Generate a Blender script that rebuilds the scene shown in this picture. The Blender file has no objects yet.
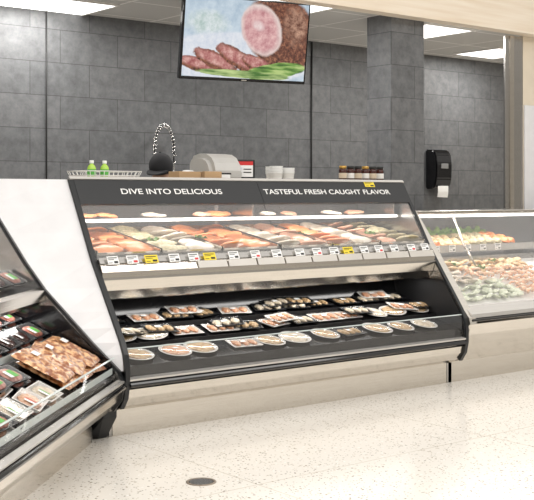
import bpy, bmesh, math, random
from mathutils import Vector, Matrix, noise
R = random.Random(7)
COL = bpy.context.scene.collection
bpy.context.scene.view_settings.view_transform = "Standard"

# ---------------------------------------------------------------- materials
def nmat(name):
    m = bpy.data.materials.new(name); m.use_nodes = True
    nt = m.node_tree
    return m, nt, nt.nodes["Principled BSDF"]
def P(name, c, rough=0.5, metal=0.0, emis=None, es=0.0, c2=None, nscale=8.0, bump=0.0, spec=None, ramp=(0.35,0.65), coat=0.0):
    m, nt, b = nmat(name)
    b.inputs["Base Color"].default_value = (*c, 1)
    b.inputs["Roughness"].default_value = rough
    b.inputs["Metallic"].default_value = metal
    if coat: b.inputs["Coat Weight"].default_value = coat; b.inputs["Coat Roughness"].default_value = 0.08
    if spec is not None: b.inputs["Specular IOR Level"].default_value = spec
    if emis:
        b.inputs["Emission Color"].default_value = (*emis, 1); b.inputs["Emission Strength"].default_value = es
    tc = nt.nodes.new("ShaderNodeTexCoord")
    n = nt.nodes.new("ShaderNodeTexNoise"); n.inputs["Scale"].default_value = nscale; n.inputs["Detail"].default_value = 4
    nt.links.new(tc.outputs["Object"], n.inputs["Vector"])
    if c2 is None: c2 = tuple(min(1, x*1.06) for x in c)
    r = nt.nodes.new("ShaderNodeValToRGB")
    r.color_ramp.elements[0].position = ramp[0]; r.color_ramp.elements[1].position = ramp[1]
    r.color_ramp.elements[0].color = (*c, 1); r.color_ramp.elements[1].color = (*c2, 1)
    nt.links.new(n.outputs["Fac"], r.inputs["Fac"]); nt.links.new(r.outputs["Color"], b.inputs["Base Color"])
    if bump:
        bp = nt.nodes.new("ShaderNodeBump"); bp.inputs["Strength"].default_value = bump; bp.inputs["Distance"].default_value = 0.01
        nt.links.new(n.outputs["Fac"], bp.inputs["Height"]); nt.links.new(bp.outputs["Normal"], b.inputs["Normal"])
    return m
def glass(name, gloss=0.08, tint=(1,1,1), rough=0.02):
    m = bpy.data.materials.new(name); m.use_nodes = True; nt = m.node_tree; nt.nodes.clear()
    o = nt.nodes.new("ShaderNodeOutputMaterial"); t = nt.nodes.new("ShaderNodeBsdfTransparent"); g = nt.nodes.new("ShaderNodeBsdfGlossy")
    mx = nt.nodes.new("ShaderNodeMixShader")
    t.inputs["Color"].default_value = (*tint, 1); g.inputs["Roughness"].default_value = rough; g.inputs["Color"].default_value = (1,1,1,1)
    mx.inputs[0].default_value = gloss
    nt.links.new(t.outputs[0], mx.inputs[1]); nt.links.new(g.outputs[0], mx.inputs[2]); nt.links.new(mx.outputs[0], o.inputs[0])
    return m
def steel(name, c=(0.72,0.69,0.64), rough=0.3, stretch=(1,30,60), var=.06, metal=1.0):
    m, nt, b = nmat(name)
    b.inputs["Metallic"].default_value = metal; b.inputs["Roughness"].default_value = rough
    tc = nt.nodes.new("ShaderNodeTexCoord"); mp = nt.nodes.new("ShaderNodeMapping"); mp.inputs["Scale"].default_value = stretch
    n = nt.nodes.new("ShaderNodeTexNoise"); n.inputs["Scale"].default_value = 3; n.inputs["Detail"].default_value = 4
    r = nt.nodes.new("ShaderNodeValToRGB"); r.color_ramp.elements[0].position=.3; r.color_ramp.elements[1].position=.7
    r.color_ramp.elements[0].color = (*[x*(1-var) for x in c],1); r.color_ramp.elements[1].color = (*[min(1,x*(1+var)) for x in c],1)
    nt.links.new(tc.outputs["Object"], mp.inputs[0]); nt.links.new(mp.outputs[0], n.inputs["Vector"]); nt.links.new(n.outputs["Fac"], r.inputs[0])
    nt.links.new(r.outputs[0], b.inputs["Base Color"])
    return m
def wall_tile(name, axis="x", dark=1.0):
    m, nt, b = nmat(name)
    tc = nt.nodes.new("ShaderNodeTexCoord"); s = nt.nodes.new("ShaderNodeSeparateXYZ"); cb = nt.nodes.new("ShaderNodeCombineXYZ")
    nt.links.new(tc.outputs["Object"], s.inputs[0])
    if axis == "x": nt.links.new(s.outputs[0], cb.inputs[0])
    else:
        ad = nt.nodes.new("ShaderNodeMath"); ad.operation = "ADD"
        nt.links.new(s.outputs[0], ad.inputs[0]); nt.links.new(s.outputs[1], ad.inputs[1]); nt.links.new(ad.outputs[0], cb.inputs[0])
    nt.links.new(s.outputs[2], cb.inputs[1])
    br = nt.nodes.new("ShaderNodeTexBrick"); br.offset = 0.5; br.squash = 1.0
    br.inputs["Scale"].default_value = 1; br.inputs["Brick Width"].default_value = 0.5; br.inputs["Row Height"].default_value = 0.25
    br.inputs["Mortar Size"].default_value = 0.003; br.inputs["Mortar Smooth"].default_value = 0.1; br.inputs["Bias"].default_value = 0
    br.inputs["Color1"].default_value = (0.112*dark,0.116*dark,0.122*dark,1); br.inputs["Color2"].default_value = (0.138*dark,0.141*dark,0.147*dark,1); br.inputs["Mortar"].default_value = (0.062*dark,0.064*dark,0.067*dark,1)
    nt.links.new(cb.outputs[0], br.inputs["Vector"])
    n = nt.nodes.new("ShaderNodeTexNoise"); n.inputs["Scale"].default_value = 12; n.inputs["Detail"].default_value = 10; n.inputs["Roughness"].default_value = 0.72
    nt.links.new(tc.outputs["Object"], n.inputs["Vector"])
    r = nt.nodes.new("ShaderNodeValToRGB"); r.color_ramp.elements[0].position = 0.32; r.color_ramp.elements[1].position = 0.70
    r.color_ramp.elements[0].color = (0.70,0.70,0.70,1); r.color_ramp.elements[1].color = (1.40,1.39,1.37,1)
    nt.links.new(n.outputs["Fac"], r.inputs[0])
    mx = nt.nodes.new("ShaderNodeMix"); mx.data_type = "RGBA"; mx.blend_type = "MULTIPLY"; mx.inputs[0].default_value = 1
    nt.links.new(br.outputs["Color"], mx.inputs[6]); nt.links.new(r.outputs[0], mx.inputs[7]); nt.links.new(mx.outputs[2], b.inputs["Base Color"])
    b.inputs["Roughness"].default_value = 0.5
    return m
def floor_mat():
    m, nt, b = nmat("terrazzo")
    tc = nt.nodes.new("ShaderNodeTexCoord")
    base = nt.nodes.new("ShaderNodeTexNoise"); base.inputs["Scale"].default_value = 1.3; nt.links.new(tc.outputs["Object"], base.inputs["Vector"])
    br = nt.nodes.new("ShaderNodeValToRGB"); br.color_ramp.elements[0].color=(0.845,0.80,0.735,1); br.color_ramp.elements[1].color=(0.88,0.84,0.785,1); nt.links.new(base.outputs["Fac"], br.inputs[0])
    col = br.outputs[0]
    for sc_, th, keep in ((44,0.25,0.34),(75,0.29,0.45)):
        v = nt.nodes.new("ShaderNodeTexVoronoi"); v.inputs["Scale"].default_value = sc_
        nt.links.new(tc.outputs["Object"], v.inputs["Vector"])
        r = nt.nodes.new("ShaderNodeValToRGB"); r.color_ramp.interpolation = "CONSTANT"
        e = r.color_ramp.elements; e[0].position = 0; e[0].color = (0.26,0.23,0.18,1); e[1].position = 0.4; e[1].color = (0.46,0.39,0.30,1)
        x = e.new(.75); x.color=(0.97,0.96,0.93,1)
        sp = nt.nodes.new("ShaderNodeSeparateColor"); nt.links.new(v.outputs["Color"], sp.inputs[0]); nt.links.new(sp.outputs[0], r.inputs[0])
        d = nt.nodes.new("ShaderNodeMath"); d.operation = "LESS_THAN"; d.inputs[1].default_value = th; nt.links.new(v.outputs["Distance"], d.inputs[0])
        k = nt.nodes.new("ShaderNodeMath"); k.operation = "LESS_THAN"; k.inputs[1].default_value = keep; nt.links.new(sp.outputs[1], k.inputs[0])
        a = nt.nodes.new("ShaderNodeMath"); a.operation = "MULTIPLY"; nt.links.new(d.outputs[0], a.inputs[0]); nt.links.new(k.outputs[0], a.inputs[1])
        mx = nt.nodes.new("ShaderNodeMix"); mx.data_type = "RGBA"
        nt.links.new(a.outputs[0], mx.inputs[0]); nt.links.new(col, mx.inputs[6]); nt.links.new(r.outputs[0], mx.inputs[7]); col = mx.outputs[2]
    jb = nt.nodes.new("ShaderNodeTexBrick"); jb.offset = 0; jb.inputs["Scale"].default_value = 1; jb.inputs["Brick Width"].default_value = 1.5; jb.inputs["Row Height"].default_value = 1.2
    jb.inputs["Mortar Size"].default_value = 0.003; jb.inputs["Color1"].default_value = (1,1,1,1); jb.inputs["Color2"].default_value = (1,1,1,1); jb.inputs["Mortar"].default_value = (0.72,0.69,0.63,1)
    nt.links.new(tc.outputs["Object"], jb.inputs["Vector"])
    mm = nt.nodes.new("ShaderNodeMix"); mm.data_type="RGBA"; mm.blend_type="MULTIPLY"; mm.inputs[0].default_value=1
    nt.links.new(col, mm.inputs[6]); nt.links.new(jb.outputs["Color"], mm.inputs[7])
    nt.links.new(mm.outputs[2], b.inputs["Base Color"])
    b.inputs["Roughness"].default_value = 0.18
    return m
def ceil_mat():
    m, nt, b = nmat("ceiling_tile")
    tc = nt.nodes.new("ShaderNodeTexCoord")
    br = nt.nodes.new("ShaderNodeTexBrick"); br.offset = 0; br.inputs["Scale"].default_value = 1; br.inputs["Brick Width"].default_value = 0.6; br.inputs["Row Height"].default_value = 0.6
    br.inputs["Mortar Size"].default_value = 0.012; br.inputs["Color1"].default_value = (0.55,0.54,0.52,1); br.inputs["Color2"].default_value = (0.58,0.57,0.55,1); br.inputs["Mortar"].default_value = (0.82,0.8,0.78,1)
    nt.links.new(tc.outputs["Object"], br.inputs["Vector"]); nt.links.new(br.outputs["Color"], b.inputs["Base Color"]); b.inputs["Roughness"].default_value = 0.9
    return m
def salmon_mat(name, c1, c2, scale=60):
    m, nt, b = nmat(name)
    tc = nt.nodes.new("ShaderNodeTexCoord"); w = nt.nodes.new("ShaderNodeTexWave"); w.inputs["Scale"].default_value = scale; w.inputs["Distortion"].default_value = 3
    w.bands_direction = "X"
    r = nt.nodes.new("ShaderNodeValToRGB"); r.color_ramp.elements[0].position = 0.6; r.color_ramp.elements[0].color = (*c1,1); r.color_ramp.elements[1].color = (*c2,1)
    nt.links.new(tc.outputs["Object"], w.inputs["Vector"]); nt.links.new(w.outputs["Fac"], r.inputs[0]); nt.links.new(r.outputs[0], b.inputs["Base Color"])
    b.inputs["Roughness"].default_value = 0.32
    return m
def wood_mat():
    m, nt, b = nmat("light_wood")
    tc = nt.nodes.new("ShaderNodeTexCoord"); mp = nt.nodes.new("ShaderNodeMapping"); mp.inputs["Scale"].default_value = (1,20,20)
    n = nt.nodes.new("ShaderNodeTexNoise"); n.inputs["Scale"].default_value = 1.5; n.inputs["Detail"].default_value = 6
    r = nt.nodes.new("ShaderNodeValToRGB"); r.color_ramp.elements[0].position=.3; r.color_ramp.elements[1].position=.7
    r.color_ramp.elements[0].color = (0.76,0.64,0.50,1); r.color_ramp.elements[1].color = (0.86,0.77,0.65,1)
    nt.links.new(tc.outputs["Object"], mp.inputs[0]); nt.links.new(mp.outputs[0], n.inputs["Vector"]); nt.links.new(n.outputs["Fac"], r.inputs[0]); nt.links.new(r.outputs[0], b.inputs["Base Color"])
    return m

M = {}
M["steel"] = steel("brushed_steel", (0.70,0.66,0.60), 0.17)
M["steel_d"] = steel("satin_steel", (0.50,0.485,0.465), 0.25)
M["alu"] = steel("bright_anodised_rail", (0.62,0.60,0.57), 0.25, metal=.6)
M["chrome"] = P("chrome", (0.75,0.75,0.75), 0.12, 1.0)
M["black"] = P("black_gloss", (0.005,0.005,0.006), 0.12)
M["blackm"] = P("black_matte", (0.007,0.007,0.008), 0.5)
M["trim"] = P("dark_trim", (0.010,0.011,0.013), 0.3)
M["header"] = P("charcoal_header", (0.014,0.015,0.017), 0.45)
M["white"] = P("white_laminate", (0.74,0.735,0.75), 0.35)
M["whitep"] = P("white_plastic", (0.76,0.74,0.71), 0.4)
M["ledge"] = P("frosted_ledge", (0.54,0.51,0.47), 0.25)
M["beige"] = P("putty_plastic", (0.46,0.45,0.43), 0.35)
M["tape"] = P("packing_tape", (0.6,0.5,0.38), 0.3)
M["grayp"] = P("gray_plastic", (0.2,0.2,0.2), 0.4)
M["doorg"] = P("smoked_door", (0.13,0.13,0.135), 0.2)
M["glass"] = glass("clear_glass", 0.09)
M["glass2"] = glass("clear_glass_low", 0.028)
M["film"] = glass("plastic_film", 0.10, (0.97,0.97,0.97), 0.05)
M["edge"] = P("glass_edge", (0.55,0.60,0.59), 0.15)
M["cream"] = wood_mat()
M["creamw"] = P("cream_wall", (0.70,0.62,0.50), 0.6)
M["led"] = P("led_white", (1,1,1), 0.5, emis=(1,0.98,0.94), es=3.0)
M["panel_light"] = P("light_diffuser", (1,1,1), 0.5, emis=(1,0.98,0.94), es=2.5)
M["cardboard"] = P("cardboard", (0.44,0.29,0.16), 0.8)
M["yellow"] = P("yellow_card", (0.85,0.66,0.03), 0.5)
M["card"] = P("white_card", (0.85,0.85,0.84), 0.5)
M["ink"] = P("black_ink", (0.015,0.015,0.015), 0.6)
M["red"] = P("red_ink", (0.6,0.03,0.03), 0.5)
M["green"] = P("green_label", (0.1,0.42,0.07), 0.4)
M["lime"] = P("lime_liquid", (0.45,0.7,0.1), 0.2)
M["skin"] = P("skin", (0.45,0.26,0.17), 0.5)
M["cloth"] = P("black_cloth", (0.012,0.012,0.014), 0.85)
M["apron"] = P("gray_cloth", (0.06,0.06,0.065), 0.85)
M["jar"] = P("dark_sauce", (0.05,0.010,0.006), 0.12)
M["gold"] = P("gold_lid", (0.5,0.3,0.08), 0.3, 0.8)
M["salmon"] = salmon_mat("salmon_flesh", (0.85,0.27,0.08), (0.9,0.48,0.26))
M["salmon2"] = salmon_mat("trout_flesh", (0.74,0.36,0.22), (0.86,0.58,0.45), 40)
M["whitefish"] = P("white_fish_flesh", (0.64,0.53,0.40), 0.35, c2=(0.84,0.77,0.68), nscale=20)
M["olive"] = P("herb_crusted_fish", (0.38,0.33,0.18), 0.5, c2=(0.72,0.62,0.42), nscale=60)
M["shrimp"] = P("shrimp_flesh", (0.8,0.40,0.22), 0.35, c2=(0.88,0.70,0.54), nscale=40)
M["leaf"] = P("leafy_green", (0.08,0.22,0.03), 0.5, c2=(0.22,0.36,0.08), nscale=40)
M["palegreen"] = P("pale_green_shell", (0.48,0.53,0.37), 0.4, c2=(0.76,0.78,0.63), nscale=40)
M["crab"] = P("stuffed_crab", (0.72,0.45,0.20), 0.5, c2=(0.88,0.70,0.46), nscale=50)
M["food1"] = P("tan_seafood_salad", (0.35,0.20,0.08), 0.5, c2=(0.75,0.56,0.34), nscale=70, bump=0.5)
M["food2"] = P("cream_dip", (0.55,0.44,0.3), 0.45, c2=(0.8,0.72,0.6), nscale=50, bump=0.4)
M["food3"] = P("pink_dip", (0.6,0.25,0.12), 0.45, c2=(0.8,0.55,0.38), nscale=60, bump=0.4)
M["orange"] = P("orange_snack", (0.30,0.085,0.02), 0.3, c2=(0.86,0.50,0.25), nscale=34, bump=0.3, coat=1.0, ramp=(.42,.60))
M["meat"] = P("red_meat", (0.35,0.05,0.03), 0.4, c2=(0.7,0.35,0.25), nscale=45)
M["tile"] = wall_tile("slate_tile"); M["tile2"] = wall_tile("slate_tile_column", "xy")
M["floor"] = floor_mat(); M["ceil"] = ceil_mat()

# ---------------------------------------------------------------- mesh helpers
def mk(name, verts, faces, mats, smooth=False, fm=None):
    me = bpy.data.meshes.new(name); me.from_pydata([tuple(v) for v in verts], [], faces)
    bm = bmesh.new(); bm.from_mesh(me); bmesh.ops.recalc_face_normals(bm, faces=bm.faces); bm.to_mesh(me); bm.free()
    if not isinstance(mats, (list,tuple)): mats = [mats]
    for m in mats: me.materials.append(m)
    if fm:
        for i,k in enumerate(fm): me.polygons[i].material_index = k
    if smooth:
        for p in me.polygons: p.use_smooth = True
    me.update(); return me
def join(meshes, name="mesh"):
    bm = bmesh.new(); mats = []
    for me in meshes:
        off = []
        for mt in me.materials:
            if mt not in mats: mats.append(mt)
            off.append(mats.index(mt))
        n0 = len(bm.faces); bm.from_mesh(me); bm.faces.ensure_lookup_table()
        for f in bm.faces[n0:]: f.material_index = off[f.material_index] if off else 0
    out = bpy.data.meshes.new(name); bm.to_mesh(out); bm.free()
    for mt in mats: out.materials.append(mt)
    return out
def xf(me, mat): me.transform(mat); return me
def box(x0,x1,y0,y1,z0,z1, mat, bev=0.0, seg=2):
    bm = bmesh.new(); bmesh.ops.create_cube(bm, size=1)
    for v in bm.verts:
        v.co = Vector((x0+(v.co.x+.5)*(x1-x0), y0+(v.co.y+.5)*(y1-y0), z0+(v.co.z+.5)*(z1-z0)))
    if bev: bmesh.ops.bevel(bm, geom=bm.edges[:], offset=bev, segments=seg, affect="EDGES", profile=0.5)
    me = bpy.data.meshes.new("box"); bm.to_mesh(me); bm.free(); me.materials.append(mat); return me
def prism(pts, x0, x1, mat):
    n = len(pts); v = [(x0,y,z) for y,z in pts]+[(x1,y,z) for y,z in pts]
    f = [list(range(n)), list(range(2*n-1,n-1,-1))]+[[i,(i+1)%n,n+(i+1)%n,n+i] for i in range(n)]
    return mk("prism", v, f, mat)
def strip(pl, th, x0, x1, mat, side=0.5):
    n = len(pl); nor = []
    for i in range(n):
        a = Vector(pl[max(i-1,0)]); b = Vector(pl[min(i+1,n-1)]); d = (b-a).normalized(); nor.append(Vector((-d.y,d.x)))
    A = [Vector(p)+nor[i]*th*side for i,p in enumerate(pl)]; B = [Vector(p)-nor[i]*th*(1-side) for i,p in enumerate(pl)]
    ring = A+B[::-1]
    v = [(x0,p.x,p.y) for p in ring]+[(x1,p.x,p.y) for p in ring]; N = 2*n
    f = []
    for i in range(n-1):
        f.append([i,i+1,N-2-i,N-1-i]); f.append([N+i,N+N-1-i,N+N-2-i,N+i+1])
    for i in range(N): f.append([i,(i+1)%N,N+(i+1)%N,N+i])
    return mk("strip", v, f, mat)
def lathe(prof, mat, seg=24, smooth=True, mats=None, fm=None):
    v = []; f = []; mm = []
    for r,z in prof:
        for k in range(seg):
            a = 2*math.pi*k/seg; v.append((r*math.cos(a), r*math.sin(a), z))
    for i in range(len(prof)-1):
        for k in range(seg):
            f.append([i*seg+k, i*seg+(k+1)%seg, (i+1)*seg+(k+1)%seg, (i+1)*seg+k]); mm.append(fm[i] if fm else 0)
    f.append(list(range(seg))[::-1]); mm.append(mm[0]); f.append([(len(prof)-1)*seg+k for k in range(seg)]); mm.append(mm[-2] if len(mm)>1 else 0)
    return mk("lathe", v, f, mats or mat, smooth, mm)
def tube(path, r, mat, seg=8):
    path = [Vector(p) for p in path]; v = []; f = []
    for i,p in enumerate(path):
        d = (path[min(i+1,len(path)-1)]-path[max(i-1,0)]).normalized()
        if i == 0:
            u = d.orthogonal().normalized()
        else:
            u = (u - d*u.dot(d)).normalized()
        w = d.cross(u)
        for k in range(seg):
            a = 2*math.pi*k/seg; v.append(p+u*r*math.cos(a)+w*r*math.sin(a))
    for i in range(len(path)-1):
        for k in range(seg): f.append([i*seg+k,i*seg+(k+1)%seg,(i+1)*seg+(k+1)%seg,(i+1)*seg+k])
    f.append(list(range(seg))); f.append([(len(path)-1)*seg+k for k in range(seg)])
    return mk("tube", v, f, mat, True)
def fillet(L, W, H, mat, seed, n=14, s=14):
    v = []; f = []; rr = random.Random(seed); bend = rr.uniform(-.15,.15); tp = rr.uniform(.3,.6)
    for i in range(n+1):
        t = i/n; w = W*0.5*(max(0.02, math.sin(math.pi*min(1,max(0,0.04+0.92*t)))))**0.45*(1-tp*t*t*0.7)
        h = H*(0.35+0.65*math.sin(math.pi*(0.1+0.8*t)))*(1-0.3*t)
        for k in range(s):
            a = 2*math.pi*k/s; y = w*math.cos(a); z = h*math.sin(a) if math.sin(a) > 0 else h*0.15*math.sin(a)
            p = Vector(((t-.5)*L, y+bend*L*math.sin(math.pi*t)*0.5, z+H*0.15))
            nz = noise.noise(p*30+Vector((seed*3.1,0,0)))*0.12*H*2
            v.append(p+Vector((0,0,nz if math.sin(a)>0 else 0)))
    for i in range(n):
        for k in range(s): f.append([i*s+k,i*s+(k+1)%s,(i+1)*s+(k+1)%s,(i+1)*s+k])
    f.append(list(range(s))); f.append([n*s+k for k in range(s)])
    return mk("fillet", v, f, mat, True)
def blob(rx, ry, rz, mat, seed, amp=0.25, fr=2.0, sub=3, flat=True):
    bm = bmesh.new(); bmesh.ops.create_icosphere(bm, subdivisions=sub, radius=1)
    for v in bm.verts:
        d = 1+amp*noise.noise(v.co*fr+Vector((seed*2.7,seed,0)))
        z = v.co.z*d
        if flat and z < 0: z *= 0.35
        v.co = Vector((v.co.x*d*rx, v.co.y*d*ry, z*rz))
    for f in bm.faces: f.smooth = True
    me = bpy.data.meshes.new("blob"); bm.to_mesh(me); bm.free(); me.materials.append(mat); return me
def leafy(r, mat, seed):
    v = []; f = []; n = 14; rings = 5
    for i in range(rings+1):
        for k in range(n*2):
            a = math.pi*k/n; q = r*i/rings
            z = 0.25*q*math.sin(a*5+seed)*(i/rings)+0.35*q*(i/rings)+0.002
            rad = q*(1+0.15*math.sin(a*7+seed*2)*(i/rings))
            v.append((rad*math.cos(a), rad*math.sin(a), max(z,0.001)))
    m2 = n*2
    for i in range(rings):
        for k in range(m2): f.append([i*m2+k,i*m2+(k+1)%m2,(i+1)*m2+(k+1)%m2,(i+1)*m2+k])
    return mk("leaf", v, f, mat, True)
def shrimp_mesh(mat, seed, r=0.02):
    v=[]; f=[]; n=10; s=8
    for i in range(n+1):
        t = i/n; a = t*math.pi*1.35; c = Vector((r*math.cos(a), r*math.sin(a), r*0.5)); rad = r*(0.45-0.33*t)
        if i == n: rad = r*0.3
        o = Vector((math.cos(a), math.sin(a), 0))
        for k in range(s):
            b = 2*math.pi*k/s; v.append(c+o*rad*math.cos(b)+Vector((0,0,1))*rad*math.sin(b))
    for i in range(n):
        for k in range(s): f.append([i*s+k,i*s+(k+1)%s,(i+1)*s+(k+1)%s,(i+1)*s+k])
    f.append(list(range(s))); f.append([n*s+k for k in range(s)])
    return mk("shrimp", v, f, mat, True)
def text_mesh(s, size, mat, sx=1.0, depth=0.0006, bold=0.0):
    cu = bpy.data.curves.new("t","FONT"); cu.body = s; cu.size = size; cu.extrude = depth; cu.offset = bold; cu.align_x = "LEFT"
    ob = bpy.data.objects.new("t", cu); COL.objects.link(ob); bpy.context.view_layer.update()
    me = bpy.data.meshes.new_from_object(ob.evaluated_get(bpy.context.evaluated_depsgraph_get()))
    bpy.data.objects.remove(ob)
    xs = [v.co.x for v in me.vertices]; mn, mx = min(xs), max(xs)
    for v in me.vertices: v.co.x = (v.co.x-mn)*sx
    me.materials.clear(); me.materials.append(mat); return me, (mx-mn)

# ---------------------------------------------------------------- object helpers
def top(name, label, cat, mesh=None, loc=(0,0,0), rot=(0,0,0), group=None, kind=None):
    o = bpy.data.objects.new(name, mesh); COL.objects.link(o); o.location = loc; o.rotation_euler = rot
    if kind: o["kind"] = kind
    o["label"] = label; o["category"] = cat
    if group: o["group"] = group
    if mesh is None: o.empty_display_size = 0.1
    return o
def part(par, name, mesh, label=None, loc=(0,0,0), rot=(0,0,0)):
    o = bpy.data.objects.new(name, mesh); COL.objects.link(o); o.parent = par; o.location = loc; o.rotation_euler = rot
    if label: o["label"] = label
    return o
def clone(src, loc, rot, label=None, scale=None):
    o = src.copy(); o.location = loc; o.rotation_euler = rot
    if scale: o.scale = scale
    COL.objects.link(o)
    for c in list(src.children):
        k = c.copy(); k.parent = o; COL.objects.link(k)
    if label: o["label"] = label
    return o

# ---------------------------------------------------------------- room
top("floor","cream speckled terrazzo floor","floor", box(-6,9,-8,2.5,-0.05,0,M["floor"]), kind="structure")
top("wall_back","dark slate tiled wall","wall", box(-3,9,2.5,2.6,0,2.66,M["tile"]), kind="structure")
top("ceiling","white suspended tile ceiling","ceiling", box(-3,9,0.98,2.5,2.64,2.68,M["ceil"]), kind="structure")
top("trim_1","light wood bulkhead above the service counter","bulkhead", box(-3,9,0.86,0.98,2.61,3.6,M["cream"]), kind="structure")
top("wall_column","dark slate tiled square column","column", box(3.01,3.37,0.985,1.25,0,2.64,M["tile2"]), kind="structure")
top("wall_right","beige painted wall end beside the steel post","wall", box(4.60,6.2,0.985,1.03,0,2.61,M["creamw"]), kind="structure")
top("trim_3","white wall panel on the beige wall end","wall panel", box(4.605,6.1,0.968,0.985,0,2.02,M["white"],.003), kind="structure")
sp = join([box(4.37,4.60,0.985,1.012,0,2.60,M["steel_d"],0.006), box(4.42,4.47,0.975,0.99,0,2.60,M["steel"],0.003)])
top("trim_2","brushed steel corner post beside the white panel","post", sp, kind="structure")
for i,(x,y,l) in enumerate(((0.65,2.25,1.1),(2.05,1.22,0.9),(3.86,1.42,0.6),(5.45,1.98,0.6))):
    e = top("ceiling_light","white recessed fluorescent ceiling panel","ceiling light", None, (x,y,2.64), group="ceiling light panels")
    h = l/2
    fr = join([box(-h,h,-.29,-.27,-.012,0,M["whitep"]),box(-h,h,.27,.29,-.012,0,M["whitep"]),box(-h,-h+.02,-.27,.27,-.012,0,M["whitep"]),box(h-.02,h,-.27,.27,-.012,0,M["whitep"])])
    part(e,"frame",fr); part(e,"diffuser",box(-h+.02,h-.02,-.27,.27,-.008,-.001,M["panel_light"]))
top("wall_cable","thin black cable running down the tiled wall","cable", tube([(3.51,2.49,0.9),(3.51,2.49,1.8),(3.515,2.49,2.63)],0.007,M["ink"]))
top("wall_cable","thin black cable running down the tiled wall","cable", tube([(0.88,2.49,0.9),(0.88,2.49,1.8),(0.88,2.49,2.63)],0.006,M["ink"]))
dr = top("floor_drain","round metal floor drain set in the terrazzo","drain",None,(-0.167,-1.013,0))
part(dr,"rim",lathe([(0.066,0.0),(0.066,0.003),(0.056,0.004),(0.055,0.001)],P("bronze_ring",(.3,.25,.2),.4,.8),32))
gm = [lathe([(0.055,0.0005),(0.054,0.0015)],M["ink"],32)]
for k in range(-3,4):
    w = math.sqrt(max(0,0.05**2-(k*0.014)**2)); gm.append(box(-w,w,k*0.014-.002,k*0.014+.002,0.001,0.003,M["grayp"]))
part(dr,"grate",join(gm))

# ---------------------------------------------------------------- main case
X0, X1 = -0.015, 2.535
FL = [(0.43,1.335),(0.30,1.12),(0.17,0.90),(0.073,0.767),(-0.07,0.57),(-0.12,0.50),(-0.152,0.44),(-0.165,0.38),(-0.165,0.29),(-0.15,0.22),(-0.11,0.165)]
case = top("display_case","stainless and black two-level refrigerated fish display case with black lettered header","display case",None,(0,0,0))
ep_poly = FL+[(-0.02,0.14),(0.0,0.13),(0.0,0.0),(0.90,0.0),(0.90,1.30),(0.86,1.335)]
def end_panel(par, x0, x1, FLl, poly, lab="steel end panel with black edge trim"):
    p = part(par,"end_panel",prism(poly,x0+.004,x1-.004,M["steel_d"]),lab)
    part(p,"edge_trim",strip(FLl,0.016,x0-.001,x1+.001,M["trim"],0.5),"black curved edge trim")
end_panel(case, X0-0.024, X0, FL, ep_poly); end_panel(case, X1, X1+0.024, FL, ep_poly)
part(case,"kick_panel",join([box(X0,X1,0.0,0.015,0.0,0.135,M["steel"]),box(X0,X1,0.015,0.85,0.0,0.02,M["blackm"])]),"brushed steel kick panel")
part(case,"front_panel",strip([(-0.006,0.142),(-0.05,0.15),(-0.10,0.175),(-0.135,0.22),(-0.145,0.262)],0.012,X0,X1,M["steel"]),"brushed steel lower front panel")
bp = part(case,"bumper",prism([(-0.14,0.270),(-0.17,0.272),(-0.182,0.280),(-0.185,0.290),(-0.18,0.298),(-0.165,0.304),(-0.13,0.304),(-0.13,0.270)],X0,X1,M["black"]),"black rubber bumper rail")
part(bp,"rail",strip([(-0.172,0.311),(-0.135,0.318)],0.010,X0,X1,M["alu"]),"steel rail above the bumper")
part(case,"front_glass",strip([(-0.15,0.32),(-0.155,0.42),(-0.135,0.465)],0.006,X0+.002,X1-.002,M["glass2"]),"clear low front glass")
part(case,"glass_edge",strip([(-0.136,0.464),(-0.131,0.468)],0.004,X0,X1,M["edge"]),"polished glass edge")
part(case,"lower_deck",prism([(-0.125,0.30),(-0.125,0.375),(0.10,0.425),(0.10,0.450),(0.28,0.495),(0.28,0.520),(0.46,0.565),(0.5,0.70),(0.52,0.70),(0.52,0.30)],X0,X1,M["black"]),"black tiered self-service deck")
lin = [(0.16,0.69),(0.02,0.68),(-0.055,0.57),(-0.105,0.50),(-0.138,0.44),(-0.145,0.36),(0.5,0.36),(0.5,0.69)]
part(case,"end_liner",prism(lin,X0,X0+.004,M["blackm"]),"black inner end liner")
part(case,"end_liner",prism(lin,X1-.004,X1,M["blackm"]),"black inner end liner")
for zz,yy in ((0.452,0.099),(0.522,0.279)):
    part(case,"shelf_rail",box(X0,X1,yy-.006,yy,zz-.025,zz+.004,M["blackm"]),"black shelf front rail")
part(case,"fascia",strip([(0.165,0.885),(0.125,0.872),(0.108,0.84),(0.108,0.80),(0.125,0.745),(0.16,0.70),(0.20,0.69)],0.012,X0,X1,M["steel"]),"curved brushed steel fascia")
part(case,"fascia_rib",strip([(0.099,0.812),(0.099,0.802)],0.010,X0,X1,M["steel_d"]),"steel rib on the fascia")
part(case,"canopy_underside",box(X0,X1,0.20,0.52,0.69,0.705,M["blackm"]),"black canopy underside")
part(case,"upper_deck",prism([(0.16,0.875),(0.16,0.905),(0.85,1.02),(0.85,0.875)],X0,X1,M["steel_d"]),"steel upper deck")
part(case,"lower_body",box(X0,X1,0.52,0.88,0.02,0.875,M["steel_d"]),"steel rear body")
part(case,"tag_rail",strip([(0.128,0.885),(0.150,0.915)],0.006,X0,X1,M["steel_d"]),"satin steel price tag rail")
for i in range(9):
    a = 0.60+i*0.212
    part(case,"ledge_cover",strip([(0.096,0.842),(0.113,0.880)],0.004,a,a+0.2,M["ledge"]),"frosted plastic ledge cover")
gx = [X0, 1.257, X1]
for i in range(2):
    part(case,"glass_pane",strip([(0.165,0.905),(0.255,1.05),(0.348,1.20)],0.006,gx[i]+.003,gx[i+1]-.003,M["glass"]),"clear sloping service glass")
part(case,"top",box(X0,X1,0.42,0.92,1.305,1.33,M["steel"],0.004),"steel case top")
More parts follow.
